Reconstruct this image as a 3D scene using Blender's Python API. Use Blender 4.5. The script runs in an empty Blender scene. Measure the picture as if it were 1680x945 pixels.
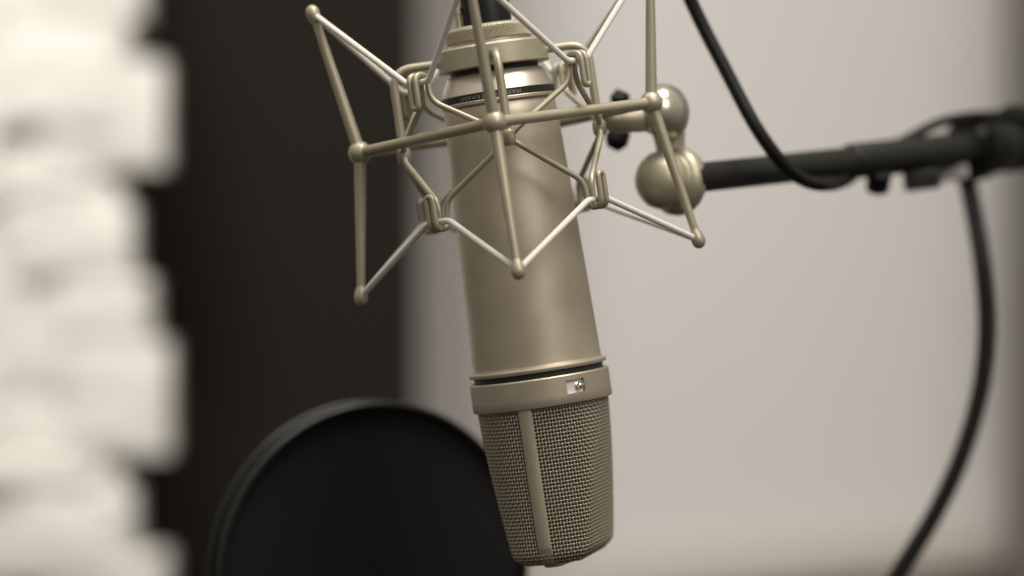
import bpy, math, random
from mathutils import Vector, Matrix
import numpy as np

# ------------------------------------------------------------------ units
# 1 "u" = 0.25 mm : the microphone is 57 mm across, the view at its axis is 0.42 m wide
U = 0.00025
D = 1.225                       # metres from the lens to the microphone's axis

# ------------------------------------------------------------------ camera
sc = bpy.context.scene
C = sc.collection
cam = bpy.data.cameras.new('camera'); camo = bpy.data.objects.new('camera', cam); C.objects.link(camo)
camo.location = (0, -D, 0); camo.rotation_euler = (math.pi/2, 0, 0)
cam.lens = 105; cam.sensor_width = 36; cam.clip_start = 0.01; cam.clip_end = 50
cam.dof.use_dof = True; cam.dof.focus_distance = D - 0.030; cam.dof.aperture_fstop = 2.9
sc.camera = camo

# ------------------------------------------------------------------ world and lamps
w = bpy.data.worlds.new('World'); sc.world = w; w.use_nodes = True
nt = w.node_tree; bg = nt.nodes['Background']
tc = nt.nodes.new('ShaderNodeTexCoord'); sep = nt.nodes.new('ShaderNodeSeparateXYZ')
rmp = nt.nodes.new('ShaderNodeValToRGB')
mp = nt.nodes.new('ShaderNodeMapRange'); mp.inputs['From Min'].default_value = -1; mp.inputs['From Max'].default_value = 1
nt.links.new(tc.outputs['Generated'], sep.inputs[0]); nt.links.new(sep.outputs['Z'], mp.inputs['Value'])
nt.links.new(mp.outputs[0], rmp.inputs[0]); nt.links.new(rmp.outputs[0], bg.inputs['Color'])
e = rmp.color_ramp.elements
e[0].position = 0.25; e[0].color = (0.06, 0.05, 0.036, 1)
e[1].position = 0.75; e[1].color = (0.75, 0.70, 0.62, 1)
m_ = e.new(0.5); m_.color = (0.36, 0.325, 0.275, 1)
bg.inputs['Strength'].default_value = 0.68

def lamp(name, loc, target, size, power, col=(1, .95, .87), sy=None, spread=math.pi):
    l = bpy.data.lights.new(name, 'AREA'); l.energy = power; l.color = col
    l.shape = 'RECTANGLE'; l.size = size; l.size_y = sy or size
    o = bpy.data.objects.new(name, l); C.objects.link(o); o.location = loc
    o.rotation_euler = (Vector(target) - Vector(loc)).to_track_quat('-Z', 'Y').to_euler()
    l.spread = spread; return o
lamp('ceiling_lamp', (0.30, -0.25, 1.25), (0, 0, 0), 0.45, 16)
lamp('room_lamp', (-0.48, 0.05, 1.40), (-0.08, 1.5, 0.0), 0.6, 13.5, (1, .97, .94), spread=math.radians(100))
lamp('front_right_light', (0.75, -1.25, 0.95), (0, 0, 0), 0.6, 10, (1, .97, .92))  # added light from the front right that dapples the body with mount shadows

sc.view_settings.view_transform = 'Standard'; sc.view_settings.look = 'None'
sc.view_settings.exposure = 0.0; sc.view_settings.gamma = 1.0

# ------------------------------------------------------------------ materials
def mat(name, col, rough=.5, metal=0., bump=0., bscale=800., var=0., vscale=30., sheen=0., spec=.5, coat=0.):
    m = bpy.data.materials.new(name); m.use_nodes = True
    n = m.node_tree; b = n.nodes['Principled BSDF']
    b.inputs['Base Color'].default_value = (*col, 1); b.inputs['Roughness'].default_value = rough
    b.inputs['Metallic'].default_value = metal; b.inputs['Specular IOR Level'].default_value = spec
    b.inputs['Sheen Weight'].default_value = sheen; b.inputs['Coat Weight'].default_value = coat
    t = n.nodes.new('ShaderNodeTexCoord')
    if var:
        z = n.nodes.new('ShaderNodeTexNoise'); z.inputs['Scale'].default_value = vscale; z.inputs['Detail'].default_value = 5
        n.links.new(t.outputs['Object'], z.inputs['Vector'])
        r = n.nodes.new('ShaderNodeValToRGB')
        r.color_ramp.elements[0].position = .3; r.color_ramp.elements[1].position = .7
        r.color_ramp.elements[0].color = tuple(c*(1-var) for c in col)+(1,)
        r.color_ramp.elements[1].color = tuple(min(1, c*(1+var)) for c in col)+(1,)
        n.links.new(z.outputs['Fac'], r.inputs[0]); n.links.new(r.outputs[0], b.inputs['Base Color'])
        q = n.nodes.new('ShaderNodeMapRange'); q.inputs['To Min'].default_value = rough*(1-.5*var); q.inputs['To Max'].default_value = rough*(1+.5*var)
        n.links.new(z.outputs['Fac'], q.inputs['Value']); n.links.new(q.outputs[0], b.inputs['Roughness'])
    if bump:
        z2 = n.nodes.new('ShaderNodeTexNoise'); z2.inputs['Scale'].default_value = bscale; z2.inputs['Detail'].default_value = 3
        n.links.new(t.outputs['Object'], z2.inputs['Vector'])
        bp = n.nodes.new('ShaderNodeBump'); bp.inputs['Strength'].default_value = bump; bp.inputs['Distance'].default_value = .0004
        n.links.new(z2.outputs['Fac'], bp.inputs['Height']); n.links.new(bp.outputs[0], b.inputs['Normal'])
    return m
M = dict(
    body=mat('satin_champagne_lacquer', (.495, .432, .338), .45, .70, bump=.2, bscale=2600, var=.09, vscale=55),  # mottle in colour and roughness imitates the mount's soft reflections
    cone=mat('satin_champagne_turned', (.60, .545, .455), .38, .85, bump=.06, bscale=900),
    mount=mat('champagne_paint', (.405, .365, .268), .43, .5, bump=.10, bscale=1500, var=.05, vscale=90),
    wire=mat('grille_wire', (.345, .308, .235), .54, .6),
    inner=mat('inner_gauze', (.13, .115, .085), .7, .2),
    cap=mat('satin_nickel_cap', (.50, .465, .38), .24, .75),
    cord=mat('white_elastic', (.69, .655, .585), .62, 0, bump=.5, bscale=2500, sheen=.3),
    black=mat('black_plug_rubber', (.005, .005, .006), .42, 0, bump=.05, bscale=900, spec=.3),
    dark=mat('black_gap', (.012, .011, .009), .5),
    band=mat('black_marking_band', (.015, .014, .013), .42),
    ink=mat('silver_lettering', (.30, .28, .25), .5),
    cable=mat('black_cable_jacket', (.0055, .0055, .0045), .42, bump=.1, bscale=500, spec=.3),
    arm=mat('black_powder_coat', (.010, .0095, .0075), .45, .0, bump=.2, bscale=900, spec=.35),
    knob=mat('black_plastic', (.0045, .0045, .004), .5, spec=.3),
    hoop=mat('black_satin_hoop', (.0045, .0043, .0042), .30, 0, spec=.42),
    mesh=mat('black_nylon', (.0085, .0075, .0075), .85, 0, bump=.4, bscale=700, sheen=.015, spec=.2),
    panel=mat('black_acoustic_fabric', (.0115, .0100, .0075), .95, 0, bump=.4, bscale=300, spec=.1),
    wall=mat('painted_plaster', (.51, .486, .462), .85, 0, bump=.2, bscale=60, var=.02, vscale=2, spec=.2),
    stone=mat('whitewashed_stone', (.56, .538, .495), .85, 0, bump=.5, bscale=60, var=.05, vscale=9, spec=.2),
    strip=mat('taupe_strip_paint', (.42, .385, .335), .6, 0),
    post=mat('dark_taupe_board', (.10, .09, .077), .8, 0, var=.15, vscale=3),
    window=mat('switch_recess_white', (.88, .88, .85), .35),
    pin=mat('polished_pin', (.75, .72, .66), .2, 1.),
    tag=mat('pale_tape', (.36, .34, .32), .7),
)

# ------------------------------------------------------------------ helpers
def mesh_obj(name, verts, faces, m, parent=None, smooth=True, sharp=35):
    me = bpy.data.meshes.new(name)
    me.from_pydata([tuple(v) for v in verts], [], faces)
    me.materials.append(m); me.update()
    if smooth:
        me.shade_smooth()
        me.set_sharp_from_angle(angle=math.radians(sharp))
    o = bpy.data.objects.new(name, me); C.objects.link(o)
    if parent: o.parent = parent
    return o
def empty(name, label, cat, loc, rot=None, group=None):
    o = bpy.data.objects.new(name, None); C.objects.link(o); o.empty_display_size = .01
    if rot is not None: o.matrix_world = Matrix.Translation(loc) @ rot.to_4x4()
    else: o.location = loc
    o['label'] = label; o['category'] = cat
    if group: o['group'] = group
    return o
def tag(o, label, cat, group=None):
    o['label'] = label; o['category'] = cat
    if group: o['group'] = group
    return o
class MB:
    def __init__(s): s.v = []; s.f = []
    def add(s, v, f):
        k = len(s.v); s.v += [tuple(x) for x in v]; s.f += [tuple(i+k for i in q) for q in f]; return s
    def lathe(s, prof, seg=96, M4=None, caps=(True, True), skip=None, rfun=None):
        """prof: (radius, z) list, spun about z"""
        vs = []
        for j, (r, z) in enumerate(prof):
            for i in range(seg):
                a = 2*math.pi*i/seg; rr = r if rfun is None else rfun(r, a, z)
                vs.append(Vector((rr*math.sin(a), -rr*math.cos(a), z)))
        fs = []
        for j in range(len(prof)-1):
            for i in range(seg):
                if skip and skip(i, j): continue
                i2 = (i+1) % seg
                fs.append((j*seg+i, (j+1)*seg+i, (j+1)*seg+i2, j*seg+i2))
        if caps[0]: fs.append(tuple(range(seg)))
        if caps[1]: fs.append(tuple((len(prof)-1)*seg+i for i in reversed(range(seg))))
        if M4 is not None: vs = [M4 @ v for v in vs]
        return s.add(vs, fs)
    def tube(s, pts, rad, seg=14, closed=False, cap=True):
        pts = [Vector(p) for p in pts]; n = len(pts)
        rads = [rad]*n if not isinstance(rad, (list, tuple)) else rad
        vs = []; up = None
        for i, p in enumerate(pts):
            if closed: t = (pts[(i+1) % n]-pts[i-1])
            else: t = pts[min(i+1, n-1)]-pts[max(i-1, 0)]
            t.normalize()
            if up is None:
                up = t.orthogonal().normalized()
            else:
                up = (up - t*up.dot(t)); up = up.normalized() if up.length > 1e-9 else t.orthogonal().normalized()
            b = t.cross(up)
            for k in range(seg):
                a = 2*math.pi*k/seg
                vs.append(p+(up*math.cos(a)+b*math.sin(a))*rads[i])
        fs = []
        for i in range(n-1 if not closed else n-1):
            for k in range(seg):
                k2 = (k+1) % seg
                fs.append((i*seg+k, i*seg+k2, (i+1)*seg+k2, (i+1)*seg+k))
        if closed:      # match the twist of the last ring to the first
            best = min(range(seg), key=lambda sft: sum((vs[(n-1)*seg+k]-vs[(k+sft) % seg]).length for k in range(seg)))
            for k in range(seg):
                k2 = (k+1) % seg
                fs.append(((n-1)*seg+k, (n-1)*seg+k2, (k2+best) % seg, (k+best) % seg))
        elif cap:
            fs.append(tuple(reversed(range(seg)))); fs.append(tuple((n-1)*seg+k for k in range(seg)))
        return s.add(vs, fs)
    def ball(s, c, r, stretch=(1, 1, 1), rot=None, seg=28, rings=16):
        prof = [(max(math.sin(math.pi*j/rings), 1e-4), -math.cos(math.pi*j/rings)) for j in range(rings+1)]
        m4 = Matrix.Translation(c) @ (rot.to_4x4() if rot is not None else Matrix()) @ Matrix.Diagonal((r*stretch[0], r*stretch[1], r*stretch[2], 1))
        return s.lathe(prof, seg, m4)
    def box(s, lo, hi, M4=None):
        x0, y0, z0 = lo; x1, y1, z1 = hi
        v = [Vector(p) for p in ((x0,y0,z0),(x1,y0,z0),(x1,y1,z0),(x0,y1,z0),(x0,y0,z1),(x1,y0,z1),(x1,y1,z1),(x0,y1,z1))]
        if M4 is not None: v = [M4 @ p for p in v]
        return s.add(v, [(0,3,2,1),(4,5,6,7),(0,1,5,4),(1,2,6,5),(2,3,7,6),(3,0,4,7)])
    def build(s, name, m, parent=None, smooth=True, sharp=35, scale=U):
        return mesh_obj(name, [(a*scale, b*scale, c*scale) for a, b, c in s.v], s.f, m, parent, smooth, sharp)
def bevel(o, wd, seg=3):
    b = o.modifiers.new('bevel', 'BEVEL'); b.width = wd; b.segments = seg; b.limit_method = 'ANGLE'; return o
def fillet(pts, rad, n=6, closed=False):
    """polyline with rounded corners"""
    P = [Vector(p) for p in pts]; out = []; N = len(P)
    for i in range(N):
        if not closed and i in (0, N-1): out.append(P[i]); continue
        a, b, c = P[i-1], P[i], P[(i+1) % N]
        r = rad[i] if isinstance(rad, (list, tuple)) else rad
        d1 = min(r, (a-b).length*.48); d2 = min(r, (c-b).length*.48)
        p1 = b+(a-b).normalized()*d1; p2 = b+(c-b).normalized()*d2
        for k in range(n+1):
            t = k/n; out.append(p1*(1-t)**2+b*2*t*(1-t)+p2*t*t)
    return out
def spline(P, n=10):
    P = [Vector(p) for p in P]; out = []
    for i in range(len(P)-1):
        p0 = P[max(i-1, 0)]; p1 = P[i]; p2 = P[i+1]; p3 = P[min(i+2, len(P)-1)]
        for k in range(n):
            t = k/n
            out.append(.5*((2*p1)+(p2-p0)*t+(2*p0-5*p1+4*p2-p3)*t*t+(3*p1-p0-3*p2+p3)*t**3))
    out.append(P[-1]); return out
def at(px, py, dep=0.):
    """world point dep metres beyond the microphone's axis, in the direction of a place in the view"""
    k = (D+dep)/D
    return Vector(((px-840)*U*k, dep, (472.5-py)*U*k))
def axis_to(d):
    return Vector(d).normalized().to_track_quat('Z', 'Y').to_matrix()
def cyl(az, r, v):      # local: azimuth from the side that faces the lens, radius, distance down the axis
    return Vector((r*math.sin(az), -r*math.cos(az), -v))
rad = math.radians

def rot_frame(tz, tx):  # lean to the side, then lean about the frame's own sideways axis
    return (Matrix.Rotation(-rad(tz), 3, 'Y') @ Matrix.Rotation(rad(tx), 3, 'X'))

R_MIC = rot_frame(8.3, 1.0)
O_MIC = at(882, 602)

# ================================================================== BACKGROUND
def world_box(name, lo, hi, m, bev=0):
    c = [(a+b)/2 for a, b in zip(lo, hi)]
    b = MB().box([a-k for a, k in zip(lo, c)], [a-k for a, k in zip(hi, c)])
    o = b.build(name, m, None, False, scale=1); o.location = c
    if bev: bevel(o, bev)
    return o
wall = world_box('wall', (-2.6, 1.70, -1.6), (2.6, 1.80, 2.2), M['wall']); wall['kind'] = 'structure'

px = at(684, 0, 1.36).x
p = world_box('acoustic_panel', (px-0.62, 1.36, -1.2), (px, 1.42, 1.3), M['panel'], .006)
tag(p, 'tall black acoustic panel standing between the white block wall and the pale wall', 'acoustic panel')
px = at(1668, 0, 1.45).x
p = world_box('side_board', (px, 1.45, -1.4), (px+0.5, 1.52, 1.6), M['post'], .004)
tag(p, 'dark taupe board at the far right edge behind the boom arm', 'board')
a_, b_ = at(1000, 0, 1.64), at(1700, 0, 1.64)
r_ = MB().box((-.9, -.02, -.020), (.9, .02, .020)).build('wall_strip', M['strip'], None, False, scale=1)  # plain taupe box making the slanted darker band low on the wall
r_.location = at(1450, 912, 1.668); r_.rotation_euler = (0, -rad(5), 0); bevel(r_, .006)
tag(r_, 'taupe rail along the bottom of the pale wall, out of focus', 'strip')

# whitewashed block wall with a ragged end
random.seed(5)
st = MB()
rows = [(-170,-60,250),(-60,32,262),(32,95,238),(95,275,297),(275,338,178),(332,455,243),(455,560,273),(560,748,304),(748,808,190),(800,908,245),(908,1010,300),(1010,1120,250)]
YW = 1.15; kW = (D+YW)/D
blocks = [(y0, y1, (xr-870)*U*kW, random.uniform(.07, .10), .0) for (y0, y1, xr) in rows]
x = (168-840)*U*kW
while x > -.72:                         # the courses behind the ragged end, laid with their own joints
    wd_ = random.uniform(.07, .13); y = -190+random.uniform(-60, 0)
    while y < 1120:
        h_ = random.uniform(110, 250); blocks.append((y, y+h_, x+.012, wd_+.012, random.uniform(-.014, .008))); y += h_
    x -= wd_
for (y0, y1, x, wd, pr) in blocks:
    zt = (472.5-y0)*U*kW-.0006; zb = (472.5-y1)*U*kW
    if True:
        nx, nz = 7, 6
        lo = Vector((x-wd+.0006, YW-pr*1.0, zb)); hi = Vector((x, YW+.05, zt))
        # front face as a rough grid, sides as walls of the block
        idx = {}; vs = []; fs = []
        for i in range(nx+1):
            for j in range(nz+1):
                edge = min(i, nx-i, 1.0)*min(j, nz-j, 1.0)
                vs.append((lo.x+(hi.x-lo.x)*i/nx, lo.y+(.004 if not edge else 0)+random.uniform(-.003, .003), lo.z+(hi.z-lo.z)*j/nz)); idx[i, j] = len(vs)-1
        for i in range(nx):
            for j in range(nz): fs.append((idx[i, j], idx[i+1, j], idx[i+1, j+1], idx[i, j+1]))
        k = len(vs)
        for (a, c) in ((lo.x, lo.z), (hi.x, lo.z), (hi.x, hi.z), (lo.x, hi.z)): vs.append((a, hi.y, c))
        fs.append((idx[0, 0], *[idx[0, j] for j in range(1, nz+1)], k+3, k))
        fs.append((*[idx[nx, j] for j in range(nz, -1, -1)], k+1, k+2))
        fs.append((*[idx[i, 0] for i in range(nx, -1, -1)], k, k+1))
        fs.append((*[idx[i, nz] for i in range(0, nx+1)], k+2, k+3))
        fs.append((k, k+3, k+2, k+1))
        st.add(vs, fs)
st.box((-.85, YW+.03, -.7), ((165-840)*U*kW, YW+.06, .7))
o = st.build('block_wall', M['stone'], None, True, 30, scale=1)
tag(o, 'rough white block wall with a ragged stepped end at the left', 'wall')

# ================================================================== POP FILTER
Rp = Matrix.Rotation(rad(27), 3, 'Z') @ Matrix.Rotation(rad(2), 3, 'X') @ Matrix.Rotation(rad(90), 3, 'X')
pf = empty('pop_filter', 'round black pop filter with a nylon screen behind the microphone head', 'pop filter', at(609, 934, .125), Rp)
rh = 75.0
def ring(r, z, rt, name, m, seg=128):
    pts = [(r*math.cos(2*math.pi*i/seg), r*math.sin(2*math.pi*i/seg), z) for i in range(seg)]
    return MB().tube(pts, rt, 12, True).build(name, m, pf, scale=.001)
ring(rh, 6.5, 1.7, 'front_hoop', M['hoop']); ring(rh, -6.0, 1.7, 'rear_hoop', M['hoop'])
b = MB().lathe([(rh-1.2, -6), (rh-.4, -6), (rh-.4, 6), (rh-1.2, 6)], 128, None, (False, False)); b.build('rim_band', M['knob'], pf, scale=.001)
for nm, z, s in (('front_screen', 4.0, 1), ('rear_screen', -4.0, -1)):
    prof = [(rh-1.0, z)]+[(r, z+s*.9*(1-(r/rh)**2)) for r in (60, 45, 30, 15, 3)]
    MB().lathe(prof, 96, None, (False, True)).build(nm, M['mesh'], pf, scale=.001)
MB().tube(spline([(0, -75, 0), (2, -95, -3), (20, -150, -20), (80, -230, -40)]), 4.5, 14).build('gooseneck', M['hoop'], pf, scale=.001)

# ================================================================== BOOM ARM
axA, axB, axC = at(1150, 291, .035), at(1395, 265, .11), at(1600, 243, .18)
dirA = (axC-axA).normalized()
arm = empty('boom_arm', 'black telescopic boom arm reaching in from the right edge', 'boom arm', axC)
def part(mb, name, m, parent=arm, **k):
    o = mb.build(name, m, parent, scale=1, **k)
    o.location = -parent.location
    return o
part(MB().tube([axA-dirA*.006, axA, axB], [.0062, .0063, .0066], 32), 'inner_tube', M['arm'])
part(MB().tube([axB-dirA*.001, axB+dirA*.001, axC+dirA*.004], [.0070, .0080, .0084], 32), 'outer_tube', M['arm'])
rj = axis_to(dirA)
def along(px_, py_, dep, r0, r1, ln, name, m, ax=None, seg=32, parent=arm):
    c = at(px_, py_, dep); R = rj if ax is None else axis_to(ax)
    m4 = Matrix.Translation(c) @ R.to_4x4()
    b = MB().lathe([(r0*.86, -ln), (r0, -ln*.86), (r1, ln*.86), (r1*.86, ln)], seg, m4)
    return part(b, name, m, parent)
along(1597, 243, .18, .0155, .0155, .0030, 'clamp_ring', M['knob'])
along(1632, 238, .188, .0136, .0136, .009, 'joint_block', M['arm'])
along(1672, 226, .20, .0160, .0150, .006, 'joint_block', M['knob'])
along(1674, 192, .20, .0042, .0036, .005, 'tension_knob', M['knob'], (.2, 0, 1))
along(1611, 218, .165, .0030, .0026, .0012, 'bolt', M['arm'], (0.1, -1, .2))
along(1441, 297, .12, .0052, .0056, .0050, 'tension_knob', M['knob'], (0.1, -.5, 1))
bk = MB().box((-.0078, -.006, -.0044), (.0078, .006, .0044), Matrix.Translation(at(1512, 296, .14)) @ Matrix.Rotation(-rad(7), 4, 'Y'))
bevel(part(bk, 'cable_clip', M['knob'], smooth=False), .0012)
part(MB().tube([axC+dirA*.02, axC+dirA*.30], .0085, 32), 'rear_tube', M['arm'])

tg = MB().box((-.0070, -.0016, -.0038), (.0070, .0016, .0038), Matrix.Rotation(-rad(7), 4, 'Y'))
t_ = tg.build('tape_tag', M['tag'], None, False, scale=1); t_.location = at(1564, 283, .165); bevel(t_, .0018)
tag(t_, 'small pale tape tag under the boom arm beside the hanging cable', 'tag')

# ================================================================== CABLES
def cable(name, pts, r, label, seg=16):
    P = spline(pts, 12); c = P[0]
    o = MB().tube([p-c for p in P], r, seg).build(name, M['cable'], None, scale=1); o.location = c
    tag(o, label, 'cable'); return o
cable('cable', [at(1560, 262, .20), at(1582, 285, .19), at(1597, 345, .185), at(1612, 440, .18), at(1618, 540, .18), at(1608, 640, .18), at(1580, 740, .18), at(1535, 840, .18), at(1470, 945, .18), at(1400, 1040, .18)], .0043,
      'thick black cable hanging from the boom arm joint in a long curve')
cable('cable', [at(1455, 246, .14), at(1495, 224, .15), at(1540, 202, .16), at(1590, 191, .17), at(1640, 190, .18), at(1690, 197, .19), at(1760, 205, .20)], .0024,
      'thin black cable arching over the top of the boom arm')

# ================================================================== SHOCK MOUNT
R_MNT = rot_frame(9.6, .4)
O_MNT = at(828.7, 209.4)
mount = empty('shock_mount', 'champagne spider shock mount with white elastic cords around the microphone', 'shock mount', O_MNT, R_MNT)
BF = rad(-3.9); RF = 243; SP = 38; HU = 238.5; HD = 234
corner = [cyl(BF+k*math.pi/2, RF, 0) for k in range(4)]          # front, right, back, left
f = MB()
for k in range(4):
    a, b_ = corner[k], corner[(k+1) % 4]; L = [a+(b_-a)*t for t in (0, .05, .12, .5, .88, .95, 1)]
    f.tube(L, [10.5, 9.4, 8.9, 8.7, 8.9, 9.4, 10.5], 20)
    f.ball(a, 19)
f.build('square_frame', M['mount'], mount)
tipsU, tipsD = [], []
for k in range(4):
    az = BF+k*math.pi/2; out = cyl(az, 1, 0)
    for v, lst in ((-HU, tipsU), (HD, tipsD)):
        t = cyl(az, RF+SP, v); lst.append(t); a = corner[k]; d = (t-a).normalized()
        o = MB().tube([a, a+d*20, a+(t-a)*.5, t], [11, 9.6, 8.4, 6.3], 18).build('arm', M['mount'], mount)
        mb = MB()
        rr = axis_to(d)
        mb.lathe([(5.8, -20), (7.5, -15), (10.4, -8), (11.6, 0), (10.6, 7), (7.5, 12), (3.2, 14.5), (.3, 15)], 24, Matrix.Translation(t) @ rr.to_4x4())
        mb.build('ball_tip', M['mount'], o, sharp=60)
        # a bead the cord passes through
# ---- inner cage, held by the collar on the microphone: same lean as the microphone
cage_m = (Matrix.Translation(O_MNT) @ R_MNT.to_4x4()).inverted() @ Matrix.Translation(O_MIC) @ R_MIC.to_4x4()
def cg(az, r, v):       # cage position expressed in the mount's frame (u)
    p = cyl(az, r, v)+Vector((-4.5, 0, 0))
    q = cage_m @ (p*U)
    return q/U
BC = rad(4.0); VM = -374; RHO = 162; RI = 168; RO = 195; TW = 6.2
def leg_path(az):
    return fillet([cg(az, 82, -514), cg(az, RHO, -514), cg(az, RHO, VM)], 34, 8)
for k in range(4):
    az = BC+k*math.pi/2
    lg = MB().tube(leg_path(az), 7.0, 16).build('cage_leg', M['mount'], mount)
    sl = MB().tube([cg(az, RHO, VM-13), cg(az, RHO, VM-8), cg(az, RHO, VM+8), cg(az, RHO, VM+13)], [8, 11.2, 11.2, 8], 18).build('sleeve', M['mount'], lg)
hookU, hookD = [], []
for k in range(4):
    azm = BC+rad(45)+k*math.pi/2
    for s, lst in ((-1, hookU), (1, hookD)):
        dt = TW/RI
        def half(sg):
            azn = azm+sg*rad(45); da = sg*dt
            return [cg(azn-sg*.02, RHO, VM+s*2), cg(azn-sg*.10, RHO, VM+s*14), cg(azm+da*1.5, RI-1, VM+4.5+s*80), cg(azm+da, RI, VM+4.5+s*124), cg(azm+da*.86, RO, VM+4.5+s*124), cg(azm+da*.86, RO, VM+4.5+s*71)]
        A = half(-1); B = half(1)
        path = fillet(A+B[::-1], [0, 8, 18, 13, 13, 6, 6, 13, 13, 18, 8, 0], 7)
        MB().tube(path, 4.9, 14).build('hook_wire', M['mount'], mount)
        lst.append([cg(azm+sg_*3.4*dt, (RI+RO)/2-(0 if abs(sg_) < 1 else -1), VM+4.5+s*112) for sg_ in (-1, 0, 1)])
# ---- elastic cords: through the tips and under the hooks
for tips, hooks, s in ((tipsU, hookU, -1), (tipsD, hookD, 1)):
    path = []
    for k in range(4):
        path.append(tips[k]+Vector((0, 0, 0)))
        path += hooks[k]
    fl = [5 if i % 4 == 0 else 8 for i in range(len(path))]
    P = fillet(path, fl, 5, True)
    MB().tube(P, 5.1, 14, True).build('elastic_cord', M['cord'], mount, sharp=180)
# ---- collar and knurled nut (mount frame, microphone lean)
cm = Matrix.Diagonal((1/U, 1/U, 1/U, 1)) @ cage_m @ Matrix.Diagonal((U, U, U, 1)) @ Matrix.Translation((0, 0, -3.5))
MB().lathe([(66, 536.5), (87, 536.5), (90.5, 533), (91.5, 501), (89.5, 499), (72, 499), (70, 502)], 128, cm, (False, False)).build('collar', M['mount'], mount)
def knurl(r, a, z):
    if r < 71.2: return r
    n = 45
    return r-2.6*(1-min(1, 1.35*abs(math.sin(n*a+z*.6)*math.sin(n*a-z*.6))))
prof = [(40, 543), (67, 543), (69.5, 544.5)]+[(71.8, 545+i*.8) for i in range(24)]+[(70, 564.3), (66.5, 568), (60, 569.5), (39.5, 569.5)]
MB().lathe(prof, 728, cm, (False, False), rfun=knurl).build('knurled_nut', M['mount'], mount, sharp=80)
MB().lathe([(64, 535), (66, 535), (66, 545), (64, 545)], 96, cm, (False, False)).build('threaded_neck', M['cone'], mount)
MB().lathe([(3, 566), (5.5, 566), (5.5, 592), (7, 594), (7, 602), (5, 604)], 20, cm @ Matrix.Translation((-46, -8, 0))).build('locking_screw', M['mount'], mount)

# ---- swivel that joins the frame to the boom
def wpart(mb, name, m, parent=mount, **k):       # vertices given in world metres
    inv = mount.matrix_world.inverted() if parent is mount else (mount.matrix_world @ parent.matrix_local).inverted()
    mb.v = [tuple(inv @ Vector(v)) for v in mb.v]
    return mb.build(name, m, parent, scale=1, **k)
bpy.context.view_layer.update()
def joint(mb, c, ax, prof):
    return mb.lathe([(r*U, z*U) for r, z in prof], 40, Matrix.Translation(c) @ axis_to(ax).to_4x4())
lug = MB().tube([at(985, 197, .022), at(1012, 196, .024), at(1040, 194, .027), at(1075, 188, .032)], [.0036, .0056, .0060, .0068], 24)
lg = wpart(lug, 'swivel_lug', M['mount'])
up = MB(); joint(up, at(1092, 183, .030), (.80, -.58, .12), [(26, -34), (34, -32), (36, -20), (38, -19), (46, -15), (48.5, -8), (48.5, 0), (45, 12), (38, 22), (27, 30), (13, 35), (.5, 36.5)])
wpart(up, 'swivel_dome', M['cap'], sharp=70)
lk = MB().tube([at(1094, 190, .040), at(1100, 240, .042), at(1108, 290, .042)], [.008, .0062, .008], 24)
wpart(lk, 'swivel_link', M['mount'])
lo = MB(); joint(lo, at(1096, 296, .034), (-.74, -.66, .02), [(30, -50), (44, -47), (54, -38), (59, -26), (58, -15), (53, -8), (49, -5), (47, -3), (47.5, 0), (49, 6), (49.5, 16), (46.5, 28), (38, 41), (27, 49.5), (14, 54), (.5, 55)])
wpart(lo, 'swivel_dome', M['mount'], sharp=70)
ts = MB().tube([at(1016, 205, .06), at(1016, 218, .06), at(1011, 232, .06), at(1005, 244, .06)], [.0030, .0050, .0052, .0028], 18)
wpart(ts, 'thumb_screw', M['knob'])
ts2 = MB().tube([at(1016, 178, .055), at(1017, 162, .055), at(1022, 150, .055)], [.003, .0044, .0030], 16)
wpart(ts2, 'thumb_screw', M['knob'])

# ================================================================== MICROPHONE
mic = empty('condenser_microphone', 'large champagne condenser microphone hanging head down in the shock mount', 'microphone', O_MIC, R_MIC)
# body shell
pr = [(84, 434.5), (90.0, 434.5), (91.2, 433)]
for i in range(1, 25):
    v = 433-i*(433-8)/24; t = (433-v)/(425)
    pr.append((91.2+14.8*(t**.78), v))
pr += [(106.2, 6), (107.5, 3.5), (111.5, 2.6), (113.2, 1.2), (113.4, -2.5), (112.4, -4.5), (105, -5)]
MB().lathe(pr, 192, None, (True, True)).build('body', M['body'], mic)
MB().lathe([(104, -4.6), (106.5, -4.8), (106.5, -13.5), (104, -13.6)], 128, None, (False, False)).build('dark_groove', M['dark'], mic)  # recessed groove below the rim, coloured near-black
# shoulder, marking band, seam
MB().lathe([(60, 486.5), (78, 486.5), (79.6, 485), (93.2, 457), (94.2, 454.8), (94.0, 454.2), (80, 454.1)], 160, None, (False, False)).build('tapered_shoulder', M['cone'], mic)
mb_ = MB().lathe([(80, 454), (93.4, 453.9), (93.4, 443.1), (80, 443)], 160, None, (False, False)).build('marking_band', M['band'], mic)
MB().lathe([(80, 442.9), (93.8, 442.8), (94.6, 441.8), (94.6, 437.6), (93.6, 436.4), (88.5, 435.6), (88.5, 433)], 160, None, (False, False)).build('seam_ring', M['body'], mic)
MB().lathe([(73, 484.2), (73, 502)], 96, None, (True, True)).build('neck', M['dark'], mic)
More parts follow.
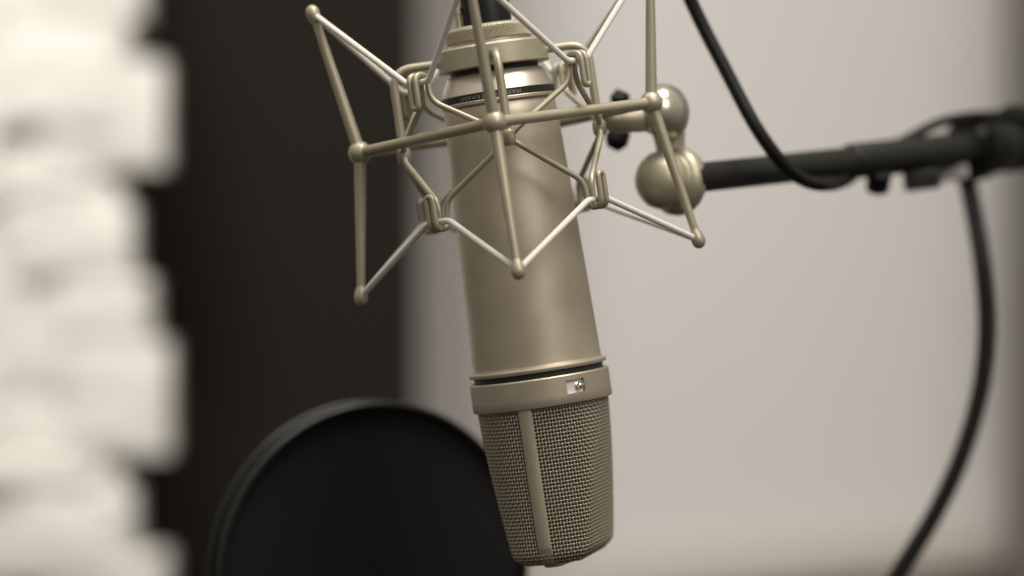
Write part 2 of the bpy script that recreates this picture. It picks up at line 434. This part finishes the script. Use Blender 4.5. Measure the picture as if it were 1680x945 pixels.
# lettering, upside down because the microphone hangs
tcv = bpy.data.curves.new('lettering', 'FONT'); tcv.body = 'MADE IN GERMANY'; tcv.size = 10; tcv.space_character = 1.25; tcv.resolution_u = 3
to = bpy.data.objects.new('tmp', tcv); C.objects.link(to); bpy.context.view_layer.update()
tm = bpy.data.meshes.new_from_object(to.evaluated_get(bpy.context.evaluated_depsgraph_get()))
bpy.data.objects.remove(to)
xs = [v.co.x for v in tm.vertices]; ys = [v.co.y for v in tm.vertices]
x0, x1, y0, y1 = min(xs), max(xs), min(ys), max(ys)
for v in tm.vertices:
    fx = (v.co.x-x0)/(x1-x0); fy = (v.co.y-y0)/(y1-y0)
    az = rad(23-65*fx); z = 451.7-6.6*fy
    q = cyl(az, 93.62, -z)*U; v.co = q
tm.materials.clear(); tm.materials.append(M['ink'])
to = bpy.data.objects.new('lettering', tm); C.objects.link(to); to.parent = mb_
# head ring with its switch window
Wc = rad(29.3); SEG = 360
wi = [i for i in range(SEG) if rad(21.5) <= math.radians(i+.5) <= rad(37.5)]
ringp = [(106, -13.8), (113.2, -14), (115, -16), (115, -23.5), (115, -45.5), (115, -59), (114, -61), (108.5, -61.3)]
hr = MB().lathe(ringp, SEG, None, (False, False), skip=lambda i, j: j == 3 and i in wi)
# window walls
i0, i1 = wi[0], wi[-1]+1
wl = MB()
def P_(i, r, z): a = 2*math.pi*i/SEG; return Vector((r*math.sin(a), -r*math.cos(a), z))
vs = []; fs = []
for i in range(i0, i1):
    for z in (-23.5, -45.5):
        n = len(vs); vs += [P_(i, 115, z), P_(i+1, 115, z), P_(i+1, 106, z), P_(i, 106, z)]; fs.append((n, n+1, n+2, n+3))
for i in (i0, i1):
    n = len(vs); vs += [P_(i, 115, -23.5), P_(i, 115, -45.5), P_(i, 106, -45.5), P_(i, 106, -23.5)]; fs.append((n, n+1, n+2, n+3))
hr.add(vs, fs)
hro = hr.build('head_ring', M['body'], mic)
vs = []; fs = []
for i in range(i0, i1+1): vs += [P_(i, 107.5, -23), P_(i, 107.5, -46)]
for i in range(i1-i0): fs.append((2*i, 2*i+1, 2*i+3, 2*i+2))
MB().add(vs, fs).build('switch_window', M['window'], hro)
azp = rad(33.6); c = cyl(azp, 106, 35)
m4 = Matrix.Translation(c) @ axis_to(cyl(azp, 1, 0)).to_4x4()
MB().lathe([(7.4, 0), (7.4, 4), (5.2, 5), (5.4, 9), (4.6, 11.2), (2.5, 12.2), (.3, 12.4)], 24, m4).build('switch_pin', M['pin'], hro)

# grille head: a round basket cut by two flats that taper towards its end
RIB = rad(-17)
V0, V1 = 60.5, 312.
def Tflat(v): return 108-(v-V0)/(V1-V0)*47
def rnd(v):     # rounding at the far end
    e_ = 20.
    if v < V1-e_: return 0
    t = min(1, (v-(V1-e_))/e_); return e_*(1-math.sqrt(max(0, 1-t*t)))*.9
def rhead(az, v):
    """distance from the axis, in direction az, of the basket's surface"""
    R = 107-1.5*(v-V0)/(V1-V0)-rnd(v); T = Tflat(v)-rnd(v)
    cx = abs(math.sin(az-RIB)); rt = T/max(cx, 1e-3)
    n = 26.
    return (R**-n+rt**-n)**(-1/n)
# sample azimuths so that wires are evenly spaced along the middle outline
def outline(v, n):
    A = np.linspace(0, 2*math.pi, 2881); Rr = np.array([rhead(a, v) for a in A])
    X = Rr*np.sin(A); Y = Rr*np.cos(A)
    s = np.concatenate([[0], np.cumsum(np.hypot(np.diff(X), np.diff(Y)))])
    t = np.linspace(0, s[-1], n, endpoint=False)
    return np.interp(t, s, A), s[-1]
NW = 124; PITCH = 6.0
azW, _ = outline(190, NW*4)             # four samples per wire
g = MB()
NR = int((V1-2-V0)/PITCH); amp = 1.2
def gp(az, v, off): return cyl(az, rhead(az, v)+off, v)
for j in range(NR+1):
    v = V0+3+j*PITCH
    if v > V1-.5: break
    pts = [gp(azW[i], v, amp*math.cos(math.pi*(i/4.0+j))) for i in range(NW*4)]
    g.tube(pts, 1.5, 6, True)
NV = 4*(NR+2)
for i in range(NW):
    az = azW[i*4]; pts = []
    for q in range(NV+1):
        v = V0-3+q*PITCH/4
        if v > V1-.2: break
        pts.append(gp(az, v, -amp*math.cos(math.pi*((v-V0-3)/PITCH+i))))
    g.tube(pts, 1.4, 6)
# end of the basket
g.build('grille_mesh', M['wire'], mic, sharp=180)
# finer gauze inside and the closed end
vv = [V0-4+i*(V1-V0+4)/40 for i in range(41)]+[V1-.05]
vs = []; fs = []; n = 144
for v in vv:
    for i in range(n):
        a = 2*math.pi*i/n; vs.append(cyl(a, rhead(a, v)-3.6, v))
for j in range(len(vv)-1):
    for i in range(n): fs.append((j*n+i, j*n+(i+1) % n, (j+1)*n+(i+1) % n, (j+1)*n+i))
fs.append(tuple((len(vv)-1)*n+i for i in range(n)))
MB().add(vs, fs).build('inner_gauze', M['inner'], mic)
# end mesh: woven wires over the slightly domed end
g2 = MB()
fdir = cyl(RIB+math.pi/2, 1, 0); rdir = cyl(RIB, 1, 0)
Te = Tflat(V1)-12; Re = 92.
dome = lambda a, b: V1+1.0+4*(1-(a/Re)**2)*(1-(b/Te)**2)
for i in range(int(-Te/PITCH), int(Te/PITCH)+1):
    b_ = i*PITCH; q = math.sqrt(max(Re*Re-b_*b_, 1)); nn = 60
    g2.tube([rdir*a+fdir*b_+Vector((0, 0, -(dome(a, b_)+1.1*math.cos(math.pi*(a/PITCH+i))))) for a in np.linspace(-q, q, nn)], 1.25, 6)
for i in range(int(-Re/PITCH), int(Re/PITCH)+1):
    a = i*PITCH; q = min(Te, math.sqrt(max(Re*Re-a*a, 1))); nn = 40
    g2.tube([rdir*a+fdir*b_+Vector((0, 0, -(dome(a, b_)-1.1*math.cos(math.pi*(b_/PITCH+i))))) for b_ in np.linspace(-q, q, nn)], 1.25, 6)
g2.build('end_mesh', M['wire'], mic, sharp=180)
# rib: one strap running down one side, under the end and up the other
pathR = [(107.5, V0-2), (107.2, 180), (106.6, 271), (104.5, 291), (98, 306), (88, 314), (76, 318), (40, 320), (0, 321)]
pathR += [(-a, b_) for a, b_ in reversed(pathR[:-1])]
cen = spline([(a, 0, b_) for a, b_ in pathR], 6)
vs = []; fs = []
hw = 11.3; prf = [(-hw, -3.5), (-hw, 1.6), (-hw+1.5, 3.2), (0, 3.6), (hw-1.5, 3.2), (hw, 1.6), (hw, -3.5)]
for i, p in enumerate(cen):
    t = (cen[min(i+1, len(cen)-1)]-cen[max(i-1, 0)]).normalized()
    nrm = Vector((t.z, 0, -t.x))
    for (a, b_) in prf:
        q = p+nrm*b_
        vs.append(rdir*q.x+fdir*(a)+Vector((0, 0, -q.z)))
m = len(prf)
for i in range(len(cen)-1):
    for k in range(m):
        fs.append((i*m+k, i*m+(k+1) % m, (i+1)*m+(k+1) % m, (i+1)*m+k))
MB().add(vs, fs).build('rib', M['mount'], mic, sharp=50)

# ================================================================== MICROPHONE CABLE
mt = Matrix.Translation(O_MIC) @ R_MIC.to_4x4()
base = mt @ (Vector((0, 0, 557))*U)
mc = empty('microphone_cable', 'black microphone cable with its plug in the knurled nut, looping down to the boom', 'cable', base, R_MIC)
MB().lathe([(36, 0), (40.3, 1), (40.3, 120), (39, 123), (33, 124), (30, 200), (22, 215)], 64).build('plug', M['black'], mc)
inv = (Matrix.Translation(base) @ R_MIC.to_4x4()).inverted()
ends = [mt @ (Vector((0, 0, 760))*U), mt @ (Vector((-5, 0, 860))*U)]
pts = ends+[at(800, -420, .0), at(890, -520, .01), at(990, -400, .02), at(1070, -160, .03), at(1133, 0, .04), at(1192, 118, .04), at(1240, 208, .038), at(1284, 268, .042), at(1320, 296, .05), at(1358, 303, .062), at(1392, 293, .110), at(1412, 268, .134), at(1422, 244, .134)]
MB().tube([inv @ p for p in spline(pts, 12)], .00290, 16).build('cord', M['cable'], mc, scale=1)
